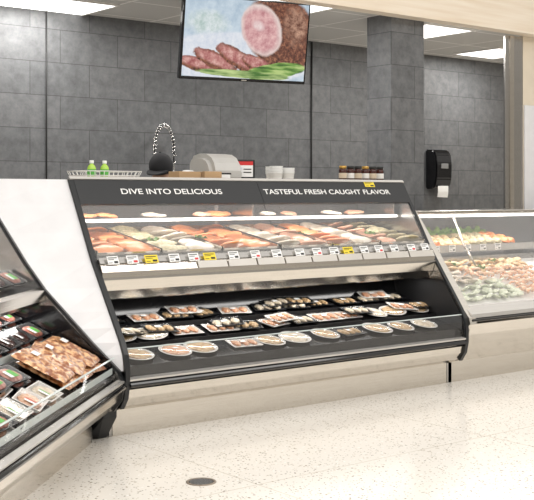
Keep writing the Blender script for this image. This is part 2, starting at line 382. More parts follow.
part(case,"rear_door",box(X0,1.26,0.85,0.858,1.02,1.305,M["doorg"]),"smoked sliding rear door"); part(case,"rear_door",box(1.26,X1,0.862,0.87,1.02,1.305,M["doorg"]),"smoked sliding rear door")
part(case,"door_frame",join([box(X0,X1,.845,.875,1.015,1.03,M["steel_d"]),box(1.245,1.275,.845,.850,1.02,1.3,M["steel_d"])]),"steel rear door frame")
hd = part(case,"header",join([strip([(0.346,1.195),(0.43,1.335)],0.02,X0,1.2555,M["header"],0.5),strip([(0.346,1.195),(0.43,1.335)],0.02,1.2585,X1,M["header"],0.5)]),"black header panel with white lettering")
part(hd,"header_trim",strip([(0.422,1.331),(0.436,1.345)],0.024,X0-.024,X1+.024,M["alu"],0.5),"thin pale steel header trim")
tilt = math.atan2(1.335-1.195, 0.43-0.346)
Mtx = Matrix.Rotation(tilt,4,"X")
TS = 0.050
for s,xa,w in (("DIVE INTO DELICIOUS",0.263,0.70),("TASTEFUL FRESH CAUGHT FLAVOR",1.285,1.10)):
    _,tw = text_mesh(s,TS,M["card"],1,0.0005,0.0004); k = w/tw
    words = s.split(" ")
    for i,wd_ in enumerate(words):
        _,pw = text_mesh(" ".join(words[:i+1]),TS,M["card"],1,0.0005,0.0004)
        tm,ww = text_mesh(wd_,TS,M["card"],k,0.0005,0.0004); xf(tm,Mtx)
        c = Vector((xa+(pw-ww)*k,0.388-0.009,1.266-0.0155))+Vector((0,-math.sin(tilt),math.cos(tilt)))*0.0105
        part(hd,"lettering",tm,"white capital lettering reading "+wd_,loc=c)
part(case,"light_rail",join([box(X0,X1,0.44,0.475,1.095,1.115,M["whitep"],0.003),box(X0+.02,X1-.02,0.436,0.44,1.097,1.113,M["led"])]),"white light rail")  # glowing strip put in for the ceiling lights' reflection on the service glass
part(case,"glass_shelf",box(X0,X1,0.475,0.80,1.108,1.114,M["glass2"]),"clear glass upper shelf")
part(case,"upper_lamp",tube([(X0+.05,0.47,1.285),(X1-.05,0.47,1.285)],0.012,M["led"]),"tubular lamp under the top")
for x in (0.02,1.257,2.5):
    part(case,"shelf_bracket",box(x-.006,x+.006,0.45,0.80,1.09,1.30,M["steel_d"],0.001),"steel shelf bracket")

def deckz(y): return 0.905+(y-0.16)*0.115/0.69
pans = [(0.0,0.40),(0.41,0.82),(0.83,1.24),(1.27,1.68),(1.69,2.10),(2.11,2.52)]
sl = math.atan2(0.115,0.69)
for i,(a,b) in enumerate(pans):
    w = b-a
    pm = join([box(-w/2,w/2,-.32,.32,0,0.004,M["steel"]),box(-w/2,-w/2+.005,-.32,.32,0.004,0.040,M["steel"]),box(w/2-.005,w/2,-.32,.32,0.004,0.040,M["steel"]),box(-w/2,w/2,-.32,-.316,0.004,0.030,M["steel"]),box(-w/2,w/2,.316,.32,0.004,0.040,M["steel"])])
    top("food_pan","shallow steel pan holding fish on the upper deck","pan",pm,((a+b)/2,0.505,deckz(0.505)+0.002),(sl,0,0),group="steel fish pans")
kinds = {
 "salmon_fillet":("orange salmon fillet on a steel pan",M["salmon"]),
 "white_fish_fillet":("pale white fish fillet on a steel pan",M["whitefish"]),
 "herb_fish_fillet":("herb crusted olive fish fillet on a steel pan",M["olive"]),
 "trout_fillet":("pink trout fillet on a steel pan",M["salmon2"])}
src = {n:[fillet(0.20,0.125,0.026,k[1],s) for s in range(3)] for n,k in kinds.items()}
def add_fillet(n, x, y, z, rz, sc=1.0, grp=" on the upper deck", lab=None, tx=0.0):
    o = top(n,lab or kinds[n][0],"fish",R.choice(src[n]),(x,y,z),(tx+R.uniform(-.04,.04),R.uniform(-.06,.06),rz),group=n.replace("_"," ")+grp); o.scale=(sc,sc,sc)
    return o
plan = [("salmon_fillet","salmon_fillet"),("herb_fish_fillet","white_fish_fillet"),("salmon_fillet","salmon_fillet"),("white_fish_fillet","trout_fillet"),("salmon_fillet","white_fish_fillet"),("trout_fillet","herb_fish_fillet")]
for i,(a,b) in enumerate(pans):
    w = b-a
    for half in (0,1):
        n = plan[i][half]
        for r in range(6):
            x = a+half*w/2+w/4+R.uniform(-.008,.008); y = 0.25+r*0.098+R.uniform(-.008,.008)
            add_fillet(n,x,y,deckz(y)+0.022+R.uniform(0,.008),R.uniform(-.22,.22)+(3.14 if R.random()<.4 else 0),R.uniform(.82,.95),tx=.38)
for i,x in enumerate((0.405,0.825,1.685,2.105)):
    top("garnish_leaf","curly green kale garnish between fish pans","garnish",leafy(0.035,M["leaf"],i),(x,0.28+0.12*(i%3),deckz(.4)+0.045),(0.1,0,i),group="kale garnish")
for x,y,n,s in ((0.12,.56,"salmon_fillet",.9),(0.30,.60,"salmon_fillet",.85),(0.62,.60,"white_fish_fillet",.8),(0.98,.60,"trout_fillet",.85),(1.13,.66,"salmon_fillet",1.1),(1.5,.6,"white_fish_fillet",.8),(1.72,.66,"trout_fillet",.8),(2.05,.6,"white_fish_fillet",.8),(2.30,.64,"trout_fillet",.85)):
    add_fillet(n,x,y,1.122,R.uniform(-.35,.35)+.2,s,grp=" on the glass shelf",lab="thick fish fillet lying on the upper glass shelf",tx=.15)

# price tags
def tag_mesh(mat, acc, w=0.070, h=0.047):
    ms = [box(-w/2,w/2,-.001,.001,0,h,mat,0)]
    ms += [box(-w*.42,w*.38,-.0018,-.001,h*.74,h*.84,M["ink"]),box(-w*.42,w*.1,-.0018,-.001,h*.54,h*.61,M["ink"])]
    ms += [box(w*.06,w*.40,-.0018,-.001,h*.12,h*.38,acc),box(-w*.42,-w*.1,-.0018,-.001,h*.15,h*.22,M["ink"])]
    return join(ms)
TW = tag_mesh(M["card"],M["ink"]); TR = tag_mesh(M["card"],M["red"]); TY = tag_mesh(M["yellow"],M["ink"],0.085,0.045)
tags = [(0.06,0),(0.18,3),(0.30,1),(0.45,0),(0.58,3),(0.69,1),(0.86,0),(1.02,3),(1.18,0),(1.36,0),(1.50,3),(1.64,0),(1.76,1),(1.90,0),(2.03,3),(2.17,0),(2.33,3),(2.46,0)]
for x,k in tags:
    top("price_tag",{0:"white price tag with black print on the ledge rail",1:"yellow price tag with black print on the ledge rail",3:"white price tag with red print on the ledge rail"}[k],"price tag",{0:TW,1:TY,3:TR}[k],(x,0.112,0.882),(-0.45,0,R.uniform(-.05,.05)),group={0:"white price tags",1:"yellow price tags",3:"white price tags with red print"}[k])
top("price_tag","yellow price tag standing on the black header","price tag",tag_mesh(M["yellow"],M["ink"],0.09,0.04),(2.22,0.398,1.305),(-0.54,0,0),group="yellow price tags")

# packs of prepared food in lower deck
def plate_src(food, lab, seed):
    o = top("food_bowl",lab,"food bowl",None,(0,0,-5),group="packed bowls of prepared seafood")
    part(o,"bowl",lathe([(0.055,0.0),(0.06,0.002),(0.088,0.008),(0.093,0.010),(0.093,0.0120),(0.088,0.0115),(0.05,0.005),(0.02,0.004)],M["whitep"],28))
    part(o,"food",blob(0.076,0.076,0.010,food,seed,0.25,5),loc=(0,0,0.009))
    part(o,"lid",lathe([(0.092,0.0125),(0.089,0.019),(0.08,0.022),(0.03,0.023),(0.001,0.023)],M["film"],28),"clear plastic lid")
    if seed != 1: part(o,"sticker",box(-.016,.016,-.008,.010,0.0235,0.0242,M["card"]),"white label sticker")
    return o
def tray_shape(hx,hy,h,mat):
    return mk("t",[(-hx+.01,-hy+.01,0),(hx-.01,-hy+.01,0),(hx-.01,hy-.01,0),(-hx+.01,hy-.01,0),(-hx,-hy,h),(hx,-hy,h),(hx,hy,h),(-hx,hy,h),(-hx+.006,-hy+.006,h),(hx-.006,-hy+.006,h),(hx-.006,hy-.006,h),(-hx+.006,hy-.006,h),(-hx+.015,-hy+.015,.004),(hx-.015,-hy+.015,.004),(hx-.015,hy-.015,.004),(-hx+.015,hy-.015,.004)],
      [[0,1,2,3],[0,1,5,4],[1,2,6,5],[2,3,7,6],[3,0,4,7],[4,5,9,8],[5,6,10,9],[6,7,11,10],[7,4,8,11],[8,9,13,12],[9,10,14,13],[10,11,15,14],[11,8,12,15],[12,13,14,15]],mat)
def rect_src(food, lab, seed):
    o = top("food_pack",lab,"food pack",None,(0,0,-5),group="clear packs of prepared seafood")
    part(o,"tray",tray_shape(.098,.062,.009,M["whitep"] if seed==2 else M["trim"]))
    for q in range(3):
        part(o,"food",blob(.026,.042,.009,food,seed+q,.35,3),loc=(-.055+q*.055,0,0.008))
    part(o,"lid",box(-.096,.096,-.060,.060,.010,.018,M["film"],0.003),"clear plastic lid")
    part(o,"sticker",box(-.03,.005,-.012,.012,.0185,.0195,M["card"]),"white label sticker")
    return o
ps = [plate_src(M["food1"],"clear lidded bowl of tan seafood salad",1),plate_src(M["food2"],"clear lidded bowl of creamy dip",2),plate_src(M["food3"],"clear lidded bowl of pink seafood dip",3)]
rs = [rect_src(M["food1"],"clear lidded pack of tan breaded seafood",1),rect_src(M["food3"],"clear lidded pack of pink smoked fish",2),rect_src(M["food2"],"clear lidded pack of pale seafood salad",3)]
def lowz(y):
    if y < .1: return 0.375+(y+.125)*0.05/.225
    if y < .28: return 0.450+(y-.1)*0.045/.18
    return 0.520+(y-.28)*0.045/.18
rows = ((-0.012,[.12,.34,.55,.82,1.02,1.22,1.46,1.66,1.90,2.09,2.30],0),
        (0.19,[.13,.34,.58,.79,.99,1.20,1.40,1.62,1.83,2.04,2.24,2.43],1),
        (0.37,[.15,.40,.60,.82,1.05,1.30,1.50,1.72,1.96,2.16,2.38],2))
for y,xs_,r in rows:
    for i,x in enumerate(xs_):
        k = R.choice(ps) if (r==0 and i%4!=3) or (r==1 and (x<.5 or x>1.9)) else R.choice(rs)
        st = R.random()<.4 and r>0
        tl_ = math.atan2(.05,.225) if r==0 else math.atan2(.045,.18)
        rr_ = R.uniform(-.4,.4) if r>0 else R.uniform(-.2,.2)
        clone(k,(x+R.uniform(-.02,.02),y+R.uniform(-.014,.012),lowz(y)+0.006),(tl_,0,rr_),scale=(R.uniform(.95,1.08),)*3)
        if st: clone(R.choice(rs),(x+R.uniform(.03,.08),y+.004,lowz(y)+0.006+.024),(tl_,R.uniform(-.1,.1),R.uniform(-.4,.4)))
for p in ps+rs:
    for c in list(p.children): bpy.data.objects.remove(c)
    bpy.data.objects.remove(p)

# ---------------------------------------------------------------- left case (turned 45 deg)
O2 = (-0.16,-0.05,0)
case2 = top("display_case","stainless and black angled refrigerated meat case full of packages","display case",None,O2,(0,0,math.radians(45)))
NL = [(0.60,1.335),(0.485,1.12),(0.345,0.90),(0.248,0.767),(0.065,0.57),(0.0,0.50),(-0.08,0.42),(-0.14,0.36),(-0.165,0.30),(-0.15,0.22),(-0.11,0.165)]
S0, S1 = -2.3, -0.03
ep2 = NL+[(-0.02,0.14),(0,0.13),(0,0),(1.0,0),(1.0,1.30),(0.96,1.335)]
end_panel(case2,-0.026,-0.002,NL,ep2)
part(case2,"kick_panel",join([box(S0,S1,0,0.015,0,0.135,M["steel"]),box(S0,S1,0.015,0.95,0,0.02,M["blackm"])]),"brushed steel kick panel")
part(case2,"front_panel",strip([(-0.006,0.142),(-0.05,0.15),(-0.10,0.175),(-0.135,0.22),(-0.145,0.262)],0.012,S0,S1,M["steel"]),"brushed steel lower front panel")
bp2 = part(case2,"bumper",prism([(-0.14,0.270),(-0.17,0.272),(-0.182,0.280),(-0.185,0.29),(-0.18,0.298),(-0.165,0.304),(-0.13,0.304),(-0.13,0.270)],S0,S1,M["black"]),"black rubber bumper rail")
part(bp2,"rail",strip([(-0.172,0.311),(-0.135,0.318)],0.010,S0,S1,M["alu"]),"steel rail above the bumper")
part(case2,"front_glass",strip([(-0.15,0.32),(-0.15,0.38),(-0.12,0.43)],0.006,S0,S1-.002,M["glass2"]),"clear low front glass")
part(case2,"glass_edge",strip([(-0.121,0.429),(-0.115,0.435)],0.007,S0,S1,M["edge"]),"polished glass edge")
part(case2,"lower_deck",prism([(-0.125,0.30),(-0.125,0.345),(0.45,0.63),(0.55,0.66),(0.56,0.70),(0.6,0.70),(0.6,0.30)],S0,S1,M["black"]),"black sloping deck")
part(case2,"end_liner",prism([(-.12,.35),(-.10,.42),(.0,.485),(.085,.57),(.20,.69),(.5,.69),(.5,.4)],S1-.006,S1-.001,M["black"]),"black inner end liner")
for yy in (-0.11,0.20,0.335):
    zz = 0.352+(yy+.11)*0.496
    part(case2,"divider",box(S0,S1,yy-.0015,yy+.0015,zz,zz+.03,M["edge"]),"clear divider strip")
part(case2,"fascia",strip([(0.27,0.775),(0.245,0.765),(0.245,0.72),(0.27,0.70),(0.31,0.70)],0.012,S0,S1,M["steel"]),"curved steel fascia")
part(case2,"upper_deck",prism([(0.27,0.70),(0.27,0.775),(0.95,0.84),(0.95,0.70)],S0,S1,M["blackm"]),"black upper deck")
part(case2,"rear_body",box(S0,S1,0.6,0.97,0.02,0.70,M["steel_d"]),"steel rear body")
part(case2,"rear_wall",box(S0,S1,0.95,0.97,0.84,1.305,M["whitep"]),"white rear wall")
part(case2,"glass_pane",strip([(0.262,0.785),(0.345,0.90),(0.485,1.12),(0.54,1.22)],0.006,S0,S1-.002,M["glass2"]),"clear sloping service glass")
part(case2,"header",strip([(0.53,1.205),(0.60,1.335)],0.02,S0,S1,M["black"]),"black header panel")
part(case2,"top",box(S0,S1,0.59,0.98,1.305,1.33,M["steel"]),"steel case top")
T2 = Matrix.Translation(O2) @ Matrix.Rotation(math.radians(45),4,"Z")
dsl = math.atan2(0.285,0.575)
def lz(n): return 0.345+(n+.125)*0.4957
def put2(o, s, n, dz, rz=0, tl=dsl):
    m = T2 @ Matrix.Translation((s,n,lz(n)+dz)) @ Matrix.Rotation(tl,4,"X") @ Matrix.Rotation(rz,4,"Z")
    o.location = m.translation; o.rotation_euler = m.to_euler()
def bag_mesh(seed):
    v=[];f=[];n=30;m=30;Lx=.215;Ly=.27
    for sgn in (1,-1):
        for i in range(n+1):
            for j in range(m+1):
                a=i/n*2-1;b=j/m*2-1; h=max(0,(1-a**6)*(1-abs(b)**6))**.6
                p=Vector((a*Lx/2,b*Ly/2,0)); nz=noise.noise(p*22+Vector((seed*5,0,0)))+.5*noise.noise(p*55+Vector((0,seed*3,0)))+.3*abs(noise.noise(p*100+Vector((0,0,seed))))
                e=.004*math.sin(b*17+seed)
                v.append((a*(Lx/2+e)*(1-.04*abs(b)),b*Ly/2,0.014+sgn*h*(0.014 if sgn>0 else .011)+ (nz*0.011*(h+.15) if sgn>0 else 0)))
    k=(n+1)*(m+1)
    for i in range(n):
        for j in range(m):
            q=i*(m+1)+j; f.append([q,q+1,q+m+2,q+m+1]); f.append([k+q,k+q+m+1,k+q+m+2,k+q+1])
    return mk("bag",v,f,M["orange"],True)
bags=[bag_mesh(i) for i in range(4)]
for i in range(3):
    for ly in range(2):
        s = -0.155-i*0.215-ly*.03
        o = top("snack_bag","shiny clear bag of orange brown seafood in the meat case","bag",None,group="bags of orange brown seafood")
        part(o,"pouch",bags[(i+ly*2)%4])
        part(o,"seal",box(-.10,.10,.125,.145,.012,.016,M["film"]),"clear sealed bag top")
        part(o,"sticker",xf(box(-.028,.028,-.018,.018,0,.0012,M["card"]),Matrix.Translation((.02,.06,.040))),"small white label sticker")
        put2(o,s+R.uniform(-.01,.01),0.045+ly*.015,0.006+ly*.030,R.uniform(-.10,.10)+(.12 if ly else -.05))
def tray_pack(foam, food, lab, stripe, seed, sw=.03, st=.015):
    o = top("meat_pack",lab,"food pack",None,(0,0,-5),group="wrapped packs in the meat case")
    part(o,"tray",tray_shape(.09,.062,.016,foam))
    part(o,"food",blob(.074,.050,.012,food,seed,.2,3),loc=(0,0,.008))
    part(o,"wrap",box(-.086,.086,-.058,.058,.0165,.021,M["film"],0.002),"clear film wrap")
    part(o,"sticker",join([box(-.055,sw-.055,-.03,.02,.0215,.0222,M["card"]),box(sw-.052,sw-.052+st,-.03,.02,.0215,.0222,stripe)]),"white sticker with colour band")
    return o
tk = [tray_pack(M["trim"],M["meat"],"black tray pack with green banded label",M["green"],1,.03,.045),tray_pack(M["whitep"],M["food3"],"white foam tray of wrapped pale pink seafood",M["red"],2,.02,.008),tray_pack(M["trim"],M["jar"],"black tray pack of dark meat with black label",M["ink"],3,.02),tray_pack(M["trim"],M["jar"],"black tray pack of dark meat with red label",M["red"],4,.03,.03),tray_pack(M["whitep"],M["food2"],"white foam tray of wrapped cream seafood",M["green"],5,.02,.008)]
for i in range(10):
    s = -0.14-i*0.195
    for n,ch in ((0.268,(0,2,2,0,3)),(0.41,(0,2,0,3))):
        for l in range(2):
            k = tk[R.choice(ch)]; o = clone(k,(0,0,0),(0,0,0)); put2(o,s+R.uniform(-.006,.006),n,0.002+l*0.025,R.uniform(-.04,.04))
    if i >= 4:
        for n in (-0.035,0.11):
            for l in range(2):
                k = tk[R.choice((1,4,3,0))]; o = clone(k,(0,0,0),(0,0,0)); put2(o,s+R.uniform(-.015,.015),n-.01,0.002+l*0.025,R.uniform(-.12,.12))
for i in range(8):
    for n in (0.38,0.55,0.74):
        o = clone(tk[R.choice((1,2,0,4))],(0,0,0),(0,0,0)); m = T2 @ Matrix.Translation((-0.15-i*0.2,n,0.79+(n-.27)*.096+.03)) @ Matrix.Rotation(0.5,4,"X")
        o.location = m.translation; o.rotation_euler = m.to_euler()
for p in tk:
    for c in list(p.children): bpy.data.objects.remove(c)
    bpy.data.objects.remove(p)

# ---------------------------------------------------------------- corner wedge
def interp(L, z):
    for (y0,z0),(y1,z1) in zip(L[:-1],L[1:]):
        if z0 >= z >= z1: return y0+(y1-y0)*(z0-z)/(z0-z1)
    return L[-1][0]
zs = [1.335,1.2,1.05,0.90,0.767,0.65,0.57,0.50,0.44,0.40,0.36]
v=[];f=[];c45=math.cos(math.pi/4)
def mpt(z,off=0): return Vector((-0.042,interp(FL,z)+off,z))
def npt(z,off=0):
    n = interp(NL,z)+off; s=0.001
    return Vector((O2[0]+c45*s-c45*n, O2[1]+c45*s+c45*n, z))
for z in zs:
    a=mpt(z,.012);b=npt(z,.012)
    if (a-b).dot(Vector((1,0,0)))<0.002: b=a-Vector((.002,-.002,0))
    v += [a,b]
n0=len(zs)
for i in range(n0-1): f.append([2*i,2*i+1,2*i+3,2*i+2])
a=mpt(1.335,.42); b=npt(1.335,.36); v+=[a,b]; f.append([0,1,len(v)-1,len(v)-2])
vb=len(v); v+=[Vector((a.x,a.y,0.2)),Vector((b.x,b.y,0.2))]
f.append([vb-2,vb-1,vb+1,vb])
wd = top("corner_panel","white laminate corner filler panel between two angled cases","corner panel",None,(0,0,0))
part(wd,"panel",mk("wedge",v,f,M["white"]),"smooth white face panel")
part(wd,"base",mk("wb",[(-0.05,-0.10,0.12),(-0.13,-0.10,0.12),(-0.155,-0.03,0.12),(-0.05,0.03,0.12),(-0.05,0.0,0.0),(-0.10,0.0,0.0),(-0.155,0.03,0.0),(-0.05,0.10,0.0),(-0.055,-0.12,0.34),(-0.075,-0.13,0.34),(-0.11,-0.02,0.34),(-0.06,0.03,0.34)],
  [[0,1,5,4],[1,2,6,5],[2,3,7,6],[3,0,4,7],[0,1,9,8],[1,2,10,9],[2,3,11,10],[3,0,8,11],[8,9,10,11],[4,5,6,7]],M["trim"]),"black recessed base")

# ---------------------------------------------------------------- right case
C3 = 2.560
case3 = top("display_case","low stainless service case with sloping glass and seafood","display case",None,(C3,0,0))
RL = [(0.37,1.135),(0.24,0.97),(0.09,0.77),(-0.04,0.60),(-0.11,0.50),(-0.165,0.44),(-0.175,0.40)]
L3 = 2.4
ep3 = RL+[(-0.15,0.36),(-0.03,0.15),(0,0.13),(0,0),(0.80,0),(0.80,1.135)]
pe = part(case3,"end_panel",prism(ep3,0.002,0.026,M["steel"]),"brushed steel end panel"); part(pe,"edge_trim",strip(RL,0.024,0,0.065,M["steel"]),"wide slanted brushed steel end frame")
a3,b3 = 0.03,L3
part(case3,"kick_panel",join([box(a3-.028,b3,0.0,0.015,0,0.135,M["steel"]),box(a3,b3,.015,.8,0,.02,M["blackm"])]),"brushed steel kick panel")
part(case3,"front_panel",strip([(-0.006,0.142),(-0.03,0.15),(-0.14,0.33),(-0.155,0.40)],0.012,a3,b3,M["steel"]),"brushed steel lower front panel")
part(case3,"bumper",prism([(-0.15,0.414),(-0.178,0.416),(-0.188,0.422),(-0.188,0.430),(-0.178,0.436),(-0.15,0.438)],a3,b3,M["black"]),"black rubber bumper rail")
part(case3,"glass_rail",strip([(-0.168,0.440),(-0.165,0.460),(-0.10,0.508)],0.016,a3,b3,M["alu"]),"steel glass rail")
part(case3,"glass_pane",strip([(-0.10,0.51),(-0.04,0.60),(0.09,0.77),(0.24,0.97),(0.36,1.12)],0.006,a3,b3,M["glass"]),"clear sloping service glass")
part(case3,"top",box(a3,b3,0.36,0.80,1.115,1.138,M["steel"],0.004),"steel case top")
part(case3,"lower_deck",prism([(-0.09,0.40),(-0.09,0.50),(0.42,0.76),(0.42,0.40)],a3,b3,M["whitep"]),"white sloping deck")
part(case3,"upper_shelf",join([box(a3,b3,0.41,0.78,0.855,0.87,M["steel"]),box(a3,b3,0.40,0.41,0.835,0.885,M["alu"])]),"steel upper shelf with rail")
part(case3,"rear_body",box(a3,b3,0.42,0.80,0.02,0.80,M["steel_d"]),"steel rear body")
part(case3,"rear_wall",box(a3,b3,0.78,0.79,0.87,1.115,M["doorg"]),"smoked rear wall")
part(case3,"lamp",tube([(a3+.03,0.42,1.10),(b3-.03,0.42,1.10)],0.010,M["led"]),"tubular lamp under the top")
part(case3,"front_brace",tube([(0.36,0.08,0.765),(0.42,0.25,0.92),(0.52,0.43,1.115)],0.008,M["steel"]),"steel brace")
def rz3(y): return 0.50+(y+.09)*0.51
rsl = math.atan2(0.26,0.51)
shr=[shrimp_mesh(M["shrimp"],i,0.030) for i in range(2)]
shg=[blob(.038,.03,.014,M["palegreen"],i,.35,3) for i in range(3)]
crb=[blob(.042,.036,.018,M["crab"],i+5,.3,3) for i in range(3)]
wf=[fillet(.14,.06,.022,M["whitefish"],i+9) for i in range(2)]
for i in range(17):
    for j in range(8):
        x=C3+0.11+i*0.066+R.uniform(-.012,.012); y=-0.03+j*0.056+R.uniform(-.012,.012); z=rz3(y)+0.014+R.uniform(0,.012)
        if y < 0.14:
            ms,nm,lb,ct = (shg,"oyster","pale green shelled oyster on the sloping deck","oyster") if x < 3.28 else (shr,"shrimp","peach cooked shrimp piled on the sloping deck","shrimp")
        elif y < 0.26: ms,nm,lb,ct = (wf,"white_fish_fillet","pale white fish fillet on the sloping deck","fish") if x<2.95 else (shr,"shrimp","peach cooked shrimp piled on the sloping deck","shrimp")
        else: ms,nm,lb,ct = (crb,"stuffed_crab_cake","golden stuffed crab cake on the sloping deck","crab cake")
        top(nm,lb,ct,R.choice(ms),(x,y,z),(rsl+R.uniform(-.15,.15),R.uniform(-.15,.15),R.uniform(0,6)),group=nm.replace("_"," ")+" pile")
for i in range(14):
    for j in range(3):
        x=C3+0.1+i*0.085; y=0.47+j*0.1
        ms,nm,lb,ct = ((src["salmon_fillet"],"salmon_fillet","orange salmon fillet on the upper shelf","fish"),(crb,"stuffed_crab_cake","golden stuffed crab cake on the upper shelf","crab cake"),(src["herb_fish_fillet"],"herb_fish_fillet","herb crusted fillet on the upper shelf","fish"))[(i//4)%3]
        k = 1.0 if ct=="crab cake" else .6
        o=top(nm,lb,ct,R.choice(ms),(x+R.uniform(-.01,.01),y,0.885+j*.018),(.2,0,1.57+R.uniform(-.4,.4)),group=nm.replace("_"," ")+" on upper shelf"); o.scale=(k,k,1.6)
for i in range(12):
    top("garnish_leaf","curly green leaf garnish along the back of the shelf","garnish",leafy(0.05,M["leaf"],i+3),(2.68+i*0.095,0.73,0.955),(.7,0,0),group="leafy shelf garnish")
for i in range(4):
    top("garnish_leaf","curly green leaf garnish on the sloping deck","garnish",leafy(0.035,M["leaf"],i+3),(2.74+i*0.22,(0.26,0.33)[i%2],rz3((0.26,0.33)[i%2])+0.038),(rsl,0,i),group="kale garnish")
for i in range(6):
    top("price_tag","white price tag with black print on the shelf rail","price tag",TW,(2.70+i*0.17,0.397,0.84),(0,0,0),group="white price tags")

# ---------------------------------------------------------------- things on the case top
TZ = 1.331
bk = top("wire_basket","low white wire basket on the case top","basket",None,(0.285,0.60,TZ))
wm=[]
for z,hw,hd_ in ((0.004,.165,.085),(0.03,.175,.095),(0.055,.185,.105)):
    wm.append(tube([(-hw,-hd_,z),(hw,-hd_,z),(hw,hd_,z),(-hw,hd_,z),(-hw,-hd_,z)],0.003,M["whitep"],6))
for i in range(13):
    x=-.165+i*.0275; k=.185/.165
    for sg in (-1,1): wm.append(tube([(x,sg*.085,.004),(x*k,sg*.105,.055)],0.0022,M["whitep"],5))
    wm.append(tube([(x,-.085,.004),(x,.085,.004)],0.002,M["whitep"],5))
for j in range(5):
    y=-.07+j*.035
    for sg in (-1,1): wm.append(tube([(sg*.165,y,.004),(sg*.185,y*1.2,.055)],0.0022,M["whitep"],5))
part(bk,"wire_frame",join(wm))
def bottle(x,y):
    b = top("bottle","small clear bottle with lime green label in the basket","bottle",None,(x,y,TZ+.008),group="green labelled bottles")
    part(b,"body",lathe([(0.021,0),(0.024,0.003),(0.025,0.065),(0.020,0.078),(0.010,0.088),(0.010,0.094)],M["lime"],20))
    part(b,"label_band",lathe([(0.0254,0.02),(0.0256,0.021),(0.0256,0.058),(0.0254,0.059)],M["green"],20),"green label band")
    part(b,"cap",lathe([(0.012,0.092),(0.0125,0.094),(0.0125,0.108),(0.010,0.110)],M["card"],16),"white cap")
bottle(0.20,0.60); bottle(0.285,0.60)
sc = top("deli_scale","grey white counter scale with rounded housing and label slot","scale",None,(1.09,0.62,TZ))
hs = prism([(-.12,0),(-.135,.03),(-.135,.07),(-.12,.115),(-.09,.150),(-.04,.172),(.03,.178),(.10,.165),(.13,.12),(.13,0)],-.125,.125,M["beige"])
bm = bmesh.new(); bm.from_mesh(hs)
be_ = [e for e in bm.edges if len(e.link_faces)==2 and abs(e.verts[0].co.x-e.verts[1].co.x)<1e-5 and max(e.verts[0].co.z,e.verts[1].co.z)>.01]
bmesh.ops.bevel(bm,geom=be_,offset=.028,segments=4,affect="EDGES")
bm.to_mesh(hs); bm.free()
part(sc,"housing",hs)
part(sc,"slot",box(-.08,.02,-.139,-.134,.045,.055,M["ink"]),"black label slot")
part(sc,"paper_label",box(-.075,.01,-.142,-.139,.015,.045,M["card"]),"white paper label")
sd = top("scale_display","dark framed touch display on a short stand","display",None,(1.285,0.60,TZ),(0,0,-0.45))
part(sd,"base",box(-.05,.05,-.03,.04,0,.012,M["grayp"],.003)); part(sd,"stand",box(-.015,.015,.0,.015,.01,.06,M["grayp"],.002))
part(sd,"housing",box(-.08,.08,-.02,.0,.02,.145,M["trim"],.006))
part(sd,"screen",join([box(-.066,.066,-.0215,-.0205,.034,.132,M["card"]),box(-.066,.066,-.0225,-.0215,.108,.132,M["red"]),box(-.055,-.01,-.0235,-.0215,.055,.092,P("blue_screen",(.05,.2,.5),.3,emis=(.1,.4,.9),es=.3)),box(.005,.055,-.0235,-.0215,.060,.066,M["ink"]),box(.005,.055,-.0235,-.0215,.080,.086,M["ink"])]),"colour touch screen")
for x,y,z,w,d,h,rz in ((0.79,0.52,TZ,.17,.10,.06,.1),(0.955,0.49,TZ,.12,.08,.062,-.1)):
    b = top("cardboard_box","small brown cardboard box on the case top","box",None,(x,y,z),(0,0,rz),group="small cardboard boxes")
    part(b,"carton",box(-w/2,w/2,-d/2,d/2,0,h,M["cardboard"],.002)); part(b,"tape",box(-w/2-.0005,w/2+.0005,-.012,.012,h-.004,h+.0008,M["tape"]),"tan tape strip")
top("label_roll","white paper label roll on the case top","paper roll",xf(lathe([(.012,-.03),(.036,-.03),(.036,.03),(.012,.03)],M["card"],24),Matrix.Rotation(math.pi/2,4,"Y")),(0.91,0.66,TZ+.037))
def cupstack(x,y,n,lab):
    for i in range(n):
        top("paper_cup",lab,"cup",lathe([(.030,0),(.032,.002),(.042,.062),(.0445,.063),(.0445,.067),(.040,.066),(.031,.004),(.01,.003)],M["card"],24),(x,y,TZ+i*.010),group="stacked paper cups")
cupstack(1.565,0.60,5,"white paper cup in a short stack"); cupstack(1.665,0.60,4,"white paper cup in a short stack"); cupstack(1.61,0.70,5,"white paper cup in a short stack")
top("jar_tray","low white tray under sauce jars","tray",box(2.05,2.47,0.47,0.58,TZ,TZ+.006,M["whitep"],.002))
for i in range(6):
    b = top("sauce_jar","dark red sauce jar with dark lid on a tray","jar",None,(2.085+i*.07,0.525,TZ+.007),group="sauce jars on the case top")
    part(b,"body",lathe([(.024,0),(.027,.004),(.027,.080),(.022,.092)],M["jar"],20)); part(b,"lid",lathe([(.023,.092),(.025,.093),(.025,.109),(.022,.110)],M["ink"] if i%3 else M["gold"],20),"screw lid")
    part(b,"label_band",lathe([(.0273,.026),(.0275,.027),(.0275,.060),(.0273,.061)],M["whitep"] if i%2 else M["tape"],20),"paper label band")

